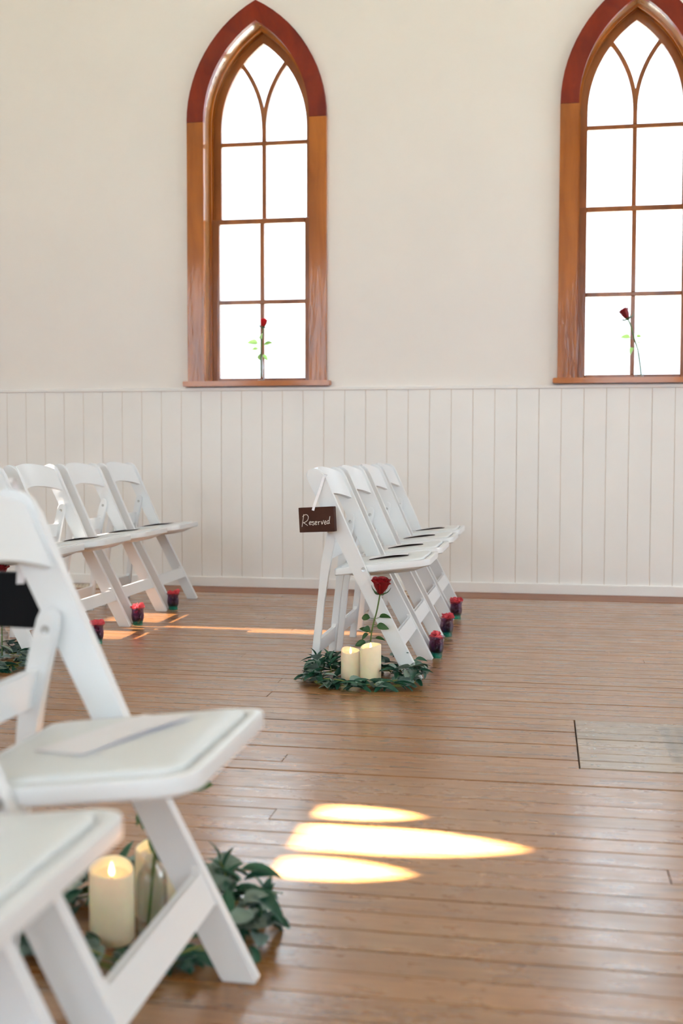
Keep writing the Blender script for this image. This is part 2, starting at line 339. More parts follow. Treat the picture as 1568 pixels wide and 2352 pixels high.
# portals for the sky light in the front wall openings and the visible windows
def portal(x, y, z, sx, sz, ry):
    l = bpy.data.lights.new('sky_portal', 'AREA'); l.shape = 'RECTANGLE'; l.size = sx; l.size_y = sz; l.cycles.is_portal = True
    o = bpy.data.objects.new('sky_portal', l); COL.objects.link(o); o.location = (x, y, z); o.rotation_euler = (ry, 0, 0)
for c, h, zb, zs, cc in front_ops: portal(c, YN-.22, (zb+zs+1.0)/2, 2*h, zs+1.0-zb, math.radians(90))
for c, h, zb, zs, cc in right_ops:
    portal(XR+.17, c, (zb+zs+1.0)/2, 2*h, zs+1.0-zb, 0); S.collection.objects[-1].rotation_euler = (math.radians(90), 0, math.radians(90))
for x in WX: portal(x, D+.30, 2.37, .75, 2.25, math.radians(-90))
# exterior ground seen only through glass from other positions
g = obj('ground', box(-40, 40, -40, 40, -.6, -.5), simple('pale_ground', (.35, .36, .30), .9, .2, .5)); tag(g, kind='structure')
M_DIM = glassmat('sun_dimming_pane', (.30, .28, .26), .03)  # dark tint, added only to weaken the sun through the unseen left openings
M_DIM.node_tree.nodes
for c, h, zb, zs, cc in side_ops:
    if c > 4: 
        W = empty('window_%d' % (31+len([o for o in S.objects if o.name.startswith('window_')])), (XL-.015, c, 0)); tag(W, kind='structure')
        obj('pane', prism(outline(h+.01, zb, zs, cc), -.002, .002, 'x'), M_DIM, W)
# wainscot boards, cap, baseboard
BW, BX0 = 0.12957, -3.39678
for n in range(-24, 74):
    x0 = BX0 + n*BW + .0019; x1 = BX0 + (n+1)*BW - .0019
    if x1 > XR or x0 < XL: continue
    dz = random.uniform(-.0012, .0012)
    bm = box(x0, x1, D+dz*.5, D+.0125, .05, 1.222, 0)
    bmesh.ops.bevel(bm, geom=[e for e in bm.edges if abs(e.verts[0].co.z-e.verts[1].co.z) > .5 and e.verts[0].co.y < D+.005], offset=.0015, segments=1, affect='EDGES')
    obj('wainscot_board', bm, M_WAINSCOT, wall)
obj('wainscot_backing', box(XL, XR, D+.0034, D+.0124, .05, 1.222), M_GROOVE, wall)
obj('wainscot_cap', box(XL, XR, D-.010, D+.014, 1.218, 1.240, .004), M_WAINSCOT, wall)
bb = obj('baseboard_back', box(XL, XR, D-.014, D+.012, 0, .062, .004, 2), M_WAINSCOT); tag(bb, kind='structure')
# ------------------------------------------------------------------ floor
fl = obj('floor', box(XL, XR, YN-.2, D+.2, -.12, -.022), M_DARK); tag(fl, kind='structure')
PW = 0.0796; ROW0 = 3.045
TX0, TX1, TY0, TY1 = .105, .98, 3.045, 3.045+7*PW
trap = empty('trapdoor', (.54, 3.32, 0)); tag(trap, 'worn grey plank trapdoor set flush in the floor at the right edge', 'trapdoor')
def board(x0, x1, y0, y1, parent, m, name='floor_board', g=.0017, dz=None):
    dz = random.uniform(-.0008, .0006) if dz is None else dz
    g2 = g*random.choice((.3, .5, .7, 1, 1.3, 2.0))
    me = bpy.data.meshes.new(name); t = dz; b_ = -.022; c = .0012
    X0, X1, Y0, Y1 = x0+.0006, x1-.0006, y0+g2, y1-g*.6
    V = [(X0, Y0, b_), (X1, Y0, b_), (X1, Y1, b_), (X0, Y1, b_), (X0, Y0, t-c), (X1, Y0, t-c), (X1, Y1, t-c), (X0, Y1, t-c), (X0+c, Y0+c, t), (X1-c, Y0+c, t), (X1-c, Y1-c, t), (X0+c, Y1-c, t)]
    Fc = [(0, 1, 5, 4), (1, 2, 6, 5), (2, 3, 7, 6), (3, 0, 4, 7), (4, 5, 9, 8), (5, 6, 10, 9), (6, 7, 11, 10), (7, 4, 8, 11), (8, 9, 10, 11), (3, 2, 1, 0)]
    me.from_pydata(V, [], Fc)
    o = link(name, me, m, parent)
    return o
rows_vis = range(-27, 44)   # floor rows the camera can see
k_lo = -int((3.045-YN)/PW)-1
stuff = bmesh.new()
for k in range(k_lo, 44):
    y0 = ROW0 + k*PW; y1 = y0 + PW
    if y0 < YN: y0 = YN
    if y1 > 6.53: y1 = 6.53
    if y1-y0 < .01: continue
    segs = []
    x = XL
    cuts = [XL]
    while x < XR-1.5:
        x += random.uniform(3.2, 6.0); 
        if x < XR-.6: cuts.append(x)
    cuts.append(XR)
    if k == 0 or k == 6: cuts = [c for c in cuts if not -.1 < c < 1.2 or c in (XL, XR)]
    if k >= -27:
        for a, b_ in zip(cuts, cuts[1:]):
            if TY0-.01 < (y0+y1)/2 < TY1:
                if a < TX0 < b_:
                    if b_ < TX1: b_ = TX1+.7
                    board(a, TX0-.0008, y0, y1, fl, M_FLOOR); board(TX1+.002, max(b_, TX1+.3), y0, y1, fl, M_FLOOR)
                    last = max(b_, TX1+.3)
                    continue
                if a >= TX0 - .01:
                    a = max(a, last)
                    if b_ - a < .05: continue
                board(a, b_, y0, y1, fl, M_FLOOR)
            else: board(a, b_, y0, y1, fl, M_FLOOR)
    else:
        for a, b_ in zip(cuts, cuts[1:]): add_box(stuff, a+.001, b_-.001, y0+.0015, y1-.0005, -.022, random.uniform(-.0006, .0006))
s = obj('floor_boards', stuff, M_FLOOR, fl); tag(s, kind='stuff')
for k in range(7):
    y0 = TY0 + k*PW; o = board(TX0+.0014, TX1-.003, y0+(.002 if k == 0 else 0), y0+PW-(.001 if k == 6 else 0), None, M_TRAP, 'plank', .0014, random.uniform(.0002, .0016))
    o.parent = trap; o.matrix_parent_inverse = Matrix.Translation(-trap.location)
    for xx in (TX0+.035, TX0+.05):
        nb = lathe([(0, .0022), (.0035, .0022), (.004, .0014)], 8, None, xx-.54+random.uniform(-.004, .004), y0+PW*.5-3.32+random.uniform(-.01, .01), 0)
        obj('nail', nb, M_SCREW, trap)
o = obj('border_board', box(XL, XR, 6.532, D-.012, -.022, .0015, .002), M_EDGE, fl)
# floor registers
def vent(x0, x1, y0, y1, label):
    e = empty('floor_vent', ((x0+x1)/2, (y0+y1)/2, 0)); tag(e, label, 'vent')
    w_, d_ = (x1-x0)/2, (y1-y0)/2; r = .018
    bm = bmesh.new()
    for a in ((-w_, w_, -d_, -d_+r), (-w_, w_, d_-r, d_), (-w_, -w_+r, -d_+r, d_-r), (w_-r, w_, -d_+r, d_-r)): add_box(bm, a[0], a[1], a[2], a[3], .0012, .006)
    obj('frame', bm, M_VENT, e)
    obj('opening', box(-w_+r, w_-r, -d_+r, d_-r, .0012, .0022), M_DARK, e)
    n = int((2*w_-2*r)/.022)
    me = None
    for i in range(n):
        x = -w_+r + (i+.5)*(2*w_-2*r)/n
        if me is None: me = obj('slat', box(-.0045, .0045, -d_+r, d_-r, .002, .0052), M_VENT, e); me.location.x = x
        else: c = me.copy(); COL.objects.link(c); c.parent = e; c.location.x = x
    for yy in (-.03, .03): obj('crossbar', box(-w_+r, w_-r, yy-.012, yy+.012, .002, .0056), M_VENT, e)
vent(-3.05, -2.66, 6.575, 6.76, 'cream metal floor vent by the skirting beneath the left rows of chairs')
vent(-.98, -.70, 6.575, 6.74, 'cream metal floor vent by the skirting behind the chair with the reserved sign')
# ------------------------------------------------------------------ windows
def window(xc, idx, yw=D):
    W = empty('window_%d' % idx, (xc, yw, 0)); tag(W, kind='structure')
    zb = 1.277; ho, hi = .437, .331
    A, B = outline(ho, zb), outline(hi, zb); k = len(A)//2
    y0, y1 = -.022, .012
    def bev(bm, b=.003):
        bmesh.ops.bevel(bm, geom=[e for e in bm.edges if e.is_manifold and e.calc_face_angle(0) > .6], offset=b, segments=1, affect='EDGES', clamp_overlap=True); return bm
    obj('casing_jamb', bev(strip_ring(A[:2], B[:2], y0, y1)), M_CASING, W); obj('casing_jamb', bev(strip_ring(A[-2:], B[-2:], y0, y1)), M_CASING, W)
    obj('casing_arch', bev(strip_ring([(A[1][0], A[1][1]+.001)]+A[2:k+1], [(B[1][0], B[1][1]+.001)]+B[2:k+1], y0-.002, y1)), M_ARCH, W)
    obj('casing_arch', bev(strip_ring(A[k:-2]+[(A[-2][0], A[-2][1]+.001)], B[k:-2]+[(B[-2][0], B[-2][1]+.001)], y0-.002, y1)), M_ARCH, W)
    # reveal lining and the beads that hold the two sashes
    obj('reveal', strip_ring(outline(.3445, zb), outline(.3315, zb), y1-.004, .26), M_REVEAL, W)
    for a, b_, h in ((.098, .114, .014), (.1615, .171, .010), (.214, .228, .018)):
        obj('bead', bev(strip_ring(outline(.332, zb), outline(.332-h, zb), a+.006, b_+.006), .002), M_CASING, W)
    sb = box(-.463, .463, -.052, .012, 1.246, 1.278, .004, 2); obj('sill', sb, M_SILL, W)
    obj('inner_sill', box(-.3440, .3440, .010, .26, 1.262, 1.279), M_SILL, W)
    hg = .2745; mw = .0125
    # lower sash (inner)
    ly0, ly1 = .124, .164
    lo = empty('lower_sash', (0, 0, 0)); lo.parent = W
    for x0, x1, z0, z1 in ((-.331, -hg, 1.280, 2.294), (hg, .331, 1.280, 2.294), (-hg, hg, 1.280, 1.304), (-hg, hg, 2.264, 2.294)):
        obj('sash_rail', box(x0, x1, ly0, ly1, z0, z1, .003), M_SASH, lo)
    for z in (1.779,): obj('glazing_bar', box(-hg, hg, ly0+.004, ly1-.004, z-mw, z+mw, .003), M_SASH, lo)
    for a, b_ in ((1.304, 1.7665), (1.7915, 2.264)):
        obj('glazing_bar', box(-mw, mw, ly0+.004, ly1-.004, a, b_, .003), M_SASH, lo)
        for s_ in (-1, 1):
            x0, x1 = sorted((s_*mw, s_*hg)); obj('pane', box(x0, x1, .143, .146, a, b_), M_PANE, lo)
    # upper sash (outer), with the intersecting tracery
    uy0, uy1 = .180, .217
    us = empty('upper_sash', (0, 0, 0)); us.parent = W
    for x0, x1, z0, z1 in ((-hg, hg, 2.274, 2.296), ): obj('sash_rail', box(x0, x1, uy0, uy1, z0, z1, .003), M_SASH, us)
    C, E_ = outline(.331, 2.274), outline(hg, 2.274)
    obj('sash_rail', strip_ring(C[:2], E_[:2], uy0, uy1), M_SASH, us); obj('sash_rail', strip_ring(C[-2:], E_[-2:], uy0, uy1), M_SASH, us)
    obj('sash_arch', strip_ring(C[1:k+1], E_[1:k+1], uy0, uy1), M_SASH, us); obj('sash_arch', strip_ring(C[k:-1], E_[k:-1], uy0, uy1), M_SASH, us)
    zm = 2.771
    obj('glazing_bar', box(-hg, hg, uy0+.004, uy1-.004, zm-mw, zm+mw, .003), M_SASH, us)
    obj('glazing_bar', box(-mw, mw, uy0+.004, uy1-.004, 2.296, zm-mw, .003), M_SASH, us)
    obj('glazing_bar', box(-mw, mw, uy0+.004, uy1-.004, zm+mw, ZS+.004, .003), M_SASH, us)
    R = hg+CO; am = math.acos((R-hg/2)/R)+.045
    for s_ in (-1, 1):
        pa, pb = [], []
        for i in range(13):
            a = am*i/12; pa.append((s_*(R-(R+mw)*math.cos(a)), ZS+(R+mw)*math.sin(a))); pb.append((s_*(R-(R-mw)*math.cos(a)), ZS+(R-mw)*math.sin(a)))
        obj('tracery_bar', bev(strip_ring(pa, pb, uy0+.0045+.001*s_, uy1-.0045), .0025), M_SASH, us)
    for s_ in (-1, 1):
        x0, x1 = sorted((s_*mw, s_*hg)); obj('pane', box(x0, x1, .197, .200, 2.296, zm-mw), M_PANE, us)
        # lancet pane: between the main arc and the tracery arc
        P = [(s_*mw, zm+mw), (s_*hg, zm+mw), (s_*hg, ZS)]; a2 = math.acos((R-hg/2)/R)
        for i in range(1, 11): a = a2*i/10; P.append((s_*(hg-R+R*math.cos(a)), ZS+R*math.sin(a)))
        for i in range(9, -1, -1): a = a2*i/10; P.append((s_*(R-(R-mw*.9)*math.cos(a)), ZS+(R-mw*.9)*math.sin(a)))
        obj('pane', prism(P, .197, .200), M_PANE, us)
    P = [(0, ZS+.02)]; a1 = math.acos(CO/R); a2 = math.acos((R-hg/2)/R)
    Rt_ = [(R-R*math.cos(a2*i/8), ZS+R*math.sin(a2*i/8)) for i in range(2, 9)]
    Rm = [(hg-R+R*math.cos(a2+(a1-a2)*i/8), ZS+R*math.sin(a2+(a1-a2)*i/8)) for i in range(1, 9)]
    right = Rt_ + Rm[:-1]; P += right + [(0, Rm[-1][1])] + [(-x, z) for x, z in right[::-1]]
    obj('pane', prism(P, .1975, .1995), M_PANE, us)
    return W
for i, x in enumerate(WX): window(x, i+1)
# plain front-wall windows behind the camera
for i, (c, h, zb, zs, cc) in enumerate(front_ops):
    W = empty('window_%d' % (i+11), (c, YN, 0)); tag(W, kind='structure')
    A, B = outline(h+.1, zb, zs, cc), outline(h, zb, zs, cc); obj('casing', strip_ring(A, B, -.002, .022), M_CASING, W)
    obj('mullion', box(-.02, .02, -.12, -.08, zb, zs+.3), M_SASH, W)
    for z in (1.6, 2.3, 2.95): obj('glazing_bar', box(-h, h, -.118, -.082, z-.015, z+.015), M_SASH, W)
    obj('pane', prism(outline(h, zb, zs, cc), -.102, -.098), M_GLASS, W)
# ------------------------------------------------------------------ folding chair; origin on the floor under the front toes, facing +x
def rounded_rect(x0, x1, y0, y1, rr, n=5):
    """rr: radii at (x0y0, x1y0, x1y1, x0y1)"""
    P = []
    for (cx, cy, a0), r in zip(((x0, y0, PI), (x1, y0, 1.5*PI), (x1, y1, 0), (x0, y1, .5*PI)), rr):
        sx = 1 if cx == x0 else -1; sy = 1 if cy == y0 else -1
        for k in range(n+1):
            a = a0 + k/n*PI/2; P.append((cx+sx*r + r*math.cos(a), cy+sy*r + r*math.sin(a)))
    return P
SA = math.radians(6.7); SHEAR = math.tan(SA)
def ztop(x): return .4475 + (x-.022)*SHEAR   # top plane of the seat frame
def make_chair():
    t = empty('folding_chair')
    stile = [(-.056, 0), (-.004, 0), (.001, .007), (-.103, .205), (-.211, .410), (-.272, .545), (-.331, .676), (-.360, .742), (-.372, .764), (-.390, .777), (-.412, .781), (-.430, .773), (-.437, .757), (-.432, .742), (-.396, .668), (-.340, .553), (-.270, .412), (-.166, .206), (-.0615, .007)]
    for s in (-1, 1):
        a, b_ = sorted((s*.220, s*.197))
        sr = obj('side_rail', prism(stile, a, b_, 'y', .0035, 2), M_CHAIR, t, True)
        # bolt through the stile and the seat
        sc = bmesh.new(); lathe([(0, .0022), (.003, .0022), (.0032, .0006), (.0075, .0012), (.0082, -.001)], 14, sc)
        bmesh.ops.rotate(sc, verts=sc.verts, matrix=Matrix.Rotation(s*-PI/2, 3, 'X')); bmesh.ops.translate(sc, verts=sc.verts, vec=(-.220, s*.221, .407)); obj('bolt', sc, M_SCREW, sr, True)
        # rear leg: hinged on the inner side of the stile
        a, b_ = sorted((s*.195, s*.171))
        leg = [(-.427, 0), (-.401, 0), (-.399, .004), (-.372, .28), (-.350, .42), (-.3185, .562), (-.318, .580), (-.325, .590), (-.336, .593), (-.346, .588), (-.352, .576), (-.357, .556), (-.3835, .43), (-.398, .28), (-.4285, .004)]
        rl = obj('rear_leg', prism(leg, a, b_, 'y', .0035, 2), M_CHAIR, t, True)
        sc = bmesh.new(); lathe([(0, .0020), (.0028, .0020), (.003, .0006), (.0065, .0011), (.0072, -.001)], 14, sc)
        bmesh.ops.rotate(sc, verts=sc.verts, matrix=Matrix.Rotation(s*PI/2, 3, 'X')); bmesh.ops.translate(sc, verts=sc.verts, vec=(-.336, s*.1705, .559)); obj('screw', sc, M_SCREW, rl, True)
    # front stretcher in the plane of the legs, with small fillets
    def stretcher(name, zt, zb, xt, xb, th, yw, fil, slope):
        n = (1, 0, slope)
        pts = [(-yw, zt+fil), (-yw+fil, zt), (yw-fil, zt), (yw, zt+fil), (yw, zb-fil*.6), (yw-fil*.6, zb), (-yw+fil*.6, zb), (-yw, zb-fil*.6)]
        bm = bmesh.new()
        def X(z): return xb + (xt-xb)*(z-zb)/(zt-zb)
        A = [bm.verts.new((X(z)-th/2, y, z)) for y, z in pts]; B = [bm.verts.new((X(z)+th/2, y, z)) for y, z in pts]
        bm.faces.new(A); bm.faces.new(B[::-1]); k = len(pts)
        for i in range(k): bm.faces.new((A[i], B[i], B[(i+1) % k], A[(i+1) % k]))
        bmesh.ops.bevel(bm, geom=[e for e in bm.edges if abs(e.verts[0].co.y-e.verts[1].co.y) > .1], offset=.003, segments=2, affect='EDGES')
        return obj(name, bm, M_CHAIR, t)
    stretcher('front_stretcher', .173, .130, -.0945, -.0735, .013, .1985, .014, 0)
    stretcher('rear_stretcher', .128, .078, -.402, -.407, .016, .1725, .016, 0)
    stretcher('back_rail', .492, .437, -.358, -.368, .018, .1725, .008, 0)
    # back panel, bowed backwards, lower edge arched
    bm = bmesh.new(); ny, nz = 18, 6; F_, B_ = [], []
    for j in range(nz+1):
        rf, rb = [], []
        for i in range(ny+1):
            y = -.1985 + .397*i/ny; q = 1-(y/.1985)**2; v = j/nz
            z0 = .655 + .026*q**.8; z1 = .757 + .028*q**.8; z = z0 + (z1-z0)*v
            x = -.2090 - .446*(z-.41) - .014 - .036*q**.9
            rf.append(bm.verts.new((x, y, z))); rb.append(bm.verts.new((x-.015, y, z-.004)))
        F_.append(rf); B_.append(rb)
    for j in range(nz):
        for i in range(ny):
            bm.faces.new((F_[j][i], F_[j][i+1], F_[j+1][i+1], F_[j+1][i])); bm.faces.new((B_[j][i], B_[j+1][i], B_[j+1][i+1], B_[j][i+1]))
    for i in range(ny):
        bm.faces.new((F_[0][i], B_[0][i], B_[0][i+1], F_[0][i+1])); bm.faces.new((F_[nz][i], F_[nz][i+1], B_[nz][i+1], B_[nz][i]))
    for j in range(nz):
        bm.faces.new((F_[j][0], F_[j+1][0], B_[j+1][0], B_[j][0])); bm.faces.new((F_[j][ny], B_[j][ny], B_[j+1][ny], F_[j+1][ny]))
    bmesh.ops.bevel(bm, geom=[e for e in bm.edges if e.is_manifold and e.calc_face_angle(0) > .9 and abs(e.verts[0].co.y-e.verts[1].co.y) > .005], offset=.004, segments=2, affect='EDGES')
    obj('backrest', bm, M_CHAIR, t, True)
    # seat: frame with a raised rim, pan underneath, vinyl pad on top
    out = rounded_rect(-.335, .023, -.1935, .1935, (.012, .045, .045, .012)); inn = rounded_rect(-.318, .001, -.174, .174, (.01, .032, .032, .01))
    bm = bmesh.new(); n = len(out)
    def ring(P, dz): return [bm.verts.new((x, y, ztop(x)+dz)) for x, y in P]
    def inset(P, d):
        cx = sum(p[0] for p in P)/len(P); return [(x - d*(1 if x > cx else -1)*(abs(x-cx) > .1), y - d*(1 if y > 0 else -1)*(abs(y) > .1)) for x, y in P]
    rings = [ring(inset(inn, 0), -.010), ring(inn, -.002), ring(inset(inn, -.003), 0), ring(inset(out, .004), 0), ring(inset(out, .001), -.0015), ring(out, -.005), ring(out, -.024), ring(inset(out, .004), -.028), ring(inset(out, .02), -.028), ring(inset(out, .022), -.020)]
    for a, b_ in zip(rings, rings[1:]):
        for i in range(n): bm.faces.new((a[i], a[(i+1) % n], b_[(i+1) % n], b_[i]))
    bm.faces.new(rings[0]); bm.faces.new(rings[-1][::-1])
    seat = obj('seat', bm, M_CHAIR, t, True)
    pan = bmesh.new(); P0 = rounded_rect(-.29, .000, -.165, .165, (.02, .05, .05, .02)); P1 = rounded_rect(-.25, -.035, -.13, .13, (.03, .05, .05, .03))
    A = [pan.verts.new((x, y, ztop(x)-.019)) for x, y in P0]; B = [pan.verts.new((x, y, ztop(x)-.032)) for x, y in P0]; C = [pan.verts.new((x, y, ztop(x)-.045)) for x, y in P1]
    for a, b_ in ((A, B), (B, C)):
        for i in range(n): pan.faces.new((a[i], a[(i+1) % n], b_[(i+1) % n], b_[i]))
    pan.faces.new(C); pan.faces.new(A[::-1]); obj('seat_pan', pan, M_CHAIR, seat, True)
    pd = bmesh.new(); base = inset(inn, .0045); cx = -.145
    def pr(s_, dz): return [pd.verts.new((cx+(x-cx)*s_, y*s_, ztop(cx+(x-cx)*s_)+dz)) for x, y in base]
    R_ = [pr(1.0, -.0095), pr(1.0, .001), pr(.985, .0045), pr(.95, .0065), pr(.8, .0085), pr(.5, .010), pr(.2, .0105)]
    for a, b_ in zip(R_, R_[1:]):
        for i in range(n): pd.faces.new((a[i], a[(i+1) % n], b_[(i+1) % n], b_[i]))
    pd.faces.new(R_[-1]); pd.faces.new(R_[0][::-1]); obj('seat_pad', pd, M_PAD, t, True)
    return t
# ------------------------------------------------------------------ leaves, roses, bottles
def leaf_mesh(name, L, W, shape, curl, fold, m, n=6):
    V, Fc = [], []
    for i in range(n+1):
        s = i/n
        hw = W/2*(math.sin(PI*min(1, s**shape))**.75 if 0 < s < 1 else 0)
        if i == 0: hw = W*.02
        z = -curl*s*s*L
        for q in (-1, -.5, 0, .5, 1): V.append((s*L*(1-.12*curl*s), q*hw, z + fold*hw*q*q + .004*L*math.sin(7*s)*q))
    for i in range(n):
        for j in range(4):
            a = i*5+j; Fc.append((a, a+5, a+6, a+1))
    me = bpy.data.meshes.new(name); me.from_pydata(V, [], Fc); me.materials.append(m)
    me.polygons.foreach_set('use_smooth', [True]*len(me.polygons)); return me
LV_WILLOW = [leaf_mesh('willow_leaf', .062, .023, .85, c, .5, M_WILLOW) for c in (.1, .35, .6)]
LV_EUCA = [leaf_mesh('eucalyptus_leaf', l, w_, .80, c, .25, M_EUCA) for l, w_, c in ((.050, .046, .12), (.042, .039, .25), (.057, .033, .25))]
LV_ROSE = [leaf_mesh('rose_leaf', .044, .026, .8, c, .4, M_RLEAF) for c in (.2, .5)]
LV_ROSE2 = [leaf_mesh('rose_leaf_backlit', .044, .026, .8, c, .4, M_RLEAF2) for c in (.2, .5)]
def put_leaf(me, parent, p, yaw, pitch, roll, s=1.0, name='leaf'):
    o = bpy.data.objects.new(name, me); COL.objects.link(o); o.parent = parent; o.location = p
    o.rotation_mode = 'XYZ'
    o.rotation_euler = (Matrix.Rotation(yaw, 3, 'Z') @ Matrix.Rotation(-pitch, 3, 'Y') @ Matrix.Rotation(roll, 3, 'X')).to_euler(); o.scale = (s, s, s); return o
def petal_mesh(bm, a0, span, r0, r1, h, curl, z0=0, open_=0, seed=0):
    rnd = random.Random(seed); nu, nv = 7, 6; g = []
    for j in range(nv+1):
        v = j/nv; row = []
        for i in range(nu+1):
            u = i/nu*2-1; a = a0 + u*span/2*(1-.12*v)
            prof = math.sin(min(1, v*1.5)*PI/2)
            r = r0*(1-v) + (r1*prof)*(v**.3) if v > 0 else r0
            r += curl*max(0, v-.72)**1.5*8*(1+.3*u*u) + .0015*math.sin(3*u+seed)
            z = z0 + h*v*(1-.18*abs(u)**3*v) - open_*max(0, v-.8)*.12 + rnd.uniform(-.0004, .0004)
            row.append(bm.verts.new((r*math.cos(a), r*math.sin(a), z)))
        g.append(row)
    for j in range(nv):
        for i in range(nu): bm.faces.new((g[j][i], g[j][i+1], g[j+1][i+1], g[j+1][i]))
def make_head(parent, size=1.0, seed=0, bud=False, pm=None):
    """rose flower, base at origin, axis +z"""
    f = empty('flower'); f.parent = parent
    layers = [(3, .005, .006, .050, .0), (3, .006, .011, .052, .001), (4, .007, .0165, .052, .003), (5, .008, .0225, .050, .007)] if not bud else [(3, .004, .006, .046, 0), (3, .006, .0105, .047, .001), (4, .006, .0145, .044, .003)]
    k = 0
    for li, (n, r0, r1, h, cu) in enumerate(layers):
        for i in range(n):
            bm = bmesh.new(); petal_mesh(bm, 2*PI*i/n + li*.8 + seed, 2*PI/n*1.45, r0, r1+.0012*(i % 2), h, cu, .002, .01, seed+k); k += 1
            obj('petal', bm, pm or M_ROSE, f, True)
    sp = bmesh.new(); lathe([(0, -.004), (.005, -.002), (.0085, .004), (.009, .009)], 10, sp); obj('calyx', sp, M_THORN, f, True)
    for i in range(5):
        a = 2*PI*i/5+seed; bm = bmesh.new(); pts = [Vector((.007, 0, .002)), Vector((.018, 0, .004)), Vector((.028, 0, .012)), Vector((.034, 0, .024))]
        pts = [Matrix.Rotation(a, 3, 'Z') @ p for p in pts]; add_tube(bm, cat_rom(pts, 3), [.0028, .0028, .0026, .0022, .002, .0017, .0014, .0011, .0008, .0004], 5); obj('sepal', bm, M_THORN, f, True)
    f.scale = (size,)*3
    return f
def make_rose(loc, pts, label, size=1.0, leaves=(), seed=0, bud=False, lit=False, group=None, head_dir=None, sr=.0028, pm=None):
    t = empty('rose', loc); tag(t, label, 'rose', group)
    P = cat_rom(pts, 6); bm = bmesh.new(); add_tube(bm, P, sr, 7); obj('stem', bm, M_STEM, t, True)
    h = make_head(t, size, seed, bud, pm); h.location = P[-1]
    d = Vector(head_dir) if head_dir else (P[-1]-P[-3]); h.rotation_mode = 'QUATERNION'; h.rotation_quaternion = d.to_track_quat('Z', 'Y')
    for (f, yaw, pitch, s_) in leaves:
        p = P[int(f*(len(P)-1))]; LV = LV_ROSE2 if lit else LV_ROSE
        d = Vector((math.cos(yaw)*math.cos(pitch), math.sin(yaw)*math.cos(pitch), math.sin(pitch)))
        q = p + d*.018*s_
        bm = bmesh.new(); add_tube(bm, [p, p+d*.010*s_, q], .0011, 5); obj('leaf_stalk', bm, M_STEM, t, True)
        put_leaf(random.choice(LV), t, q, yaw, pitch*.8, random.choice((-1, 1))*random.uniform(.7, 1.2), s_)
    return t
def make_bottle(loc, label, group=None, cat='bottle'):
    t = empty('glass_bottle', loc); tag(t, label, cat, group)
    pf = [(0, .004), (.021, .003), (.0245, 0), (.0265, .003), (.0265, .095), (.0245, .108), (.018, .119), (.0125, .126), (.012, .136)]
    inn = [(.0100, .136), (.0105, .125), (.016, .117), (.0225, .106), (.0245, .094), (.0245, .008), (0, .007)]
    obj('body', lathe(pf + inn, 28), M_GLASS, t, True)
    obj('lip', lathe([(.0112, .1365), (.0118, .1365), (.0178, .1395), (.0186, .1425), (.0176, .1455), (.0112, .1462), (.0112, .1365)], 28), M_GLASS, t, True)
    return t
def make_candle(loc, r, h, label, seed, tilt_dir):
    t = empty('pillar_candle', loc); tag(t, label, 'candle')
    bm = bmesh.new(); seg = 40
    prof = [(0, 0, 0), (r*.94, 0, 0), (r, .004, 0), (r, h*.5, 0), (r, h-.004, 1), (r*.975, h, 1), (r*.90, h+.0005, 1), (r*.85, h-.004, 1), (r*.80, h-.013, .55), (r*.45, h-.018, .2), (0, h-.019, 0)]
    rings = []
    for rr, z, k_ in prof:
        if rr < 1e-6: v = bm.verts.new((0, 0, z)); rings.append([v]*seg)
        else: rings.append([bm.verts.new((rr*math.cos(2*PI*i/seg), rr*math.sin(2*PI*i/seg), z + k_*(.0075*math.cos(2*PI*i/seg-tilt_dir) + .0025*math.cos(4*PI*i/seg+seed)))) for i in range(seg)])
    for a, b_ in zip(rings, rings[1:]):
        for i in range(seg):
            v = []
            for q in (a[i], a[(i+1) % seg], b_[(i+1) % seg], b_[i]):
                if q not in v: v.append(q)
            bm.faces.new(v)
    obj('wax', bm, M_WAX, t, True)
    bm = bmesh.new(); add_tube(bm, [(0, 0, h-.020), (0, 0, h-.010)], .0012, 6); obj('wick', bm, M_WICK, t)
    fl_ = lathe([(0, -.001), (.0028, .002), (.0046, .006), (.0046, .010), (.0034, .016), (.0016, .022), (0, .026)], 14); o = obj('flame', fl_, M_FLAME, t, True); o.location = (0, 0, h-.014); o.scale = (1.05, .5, 1)
    return t
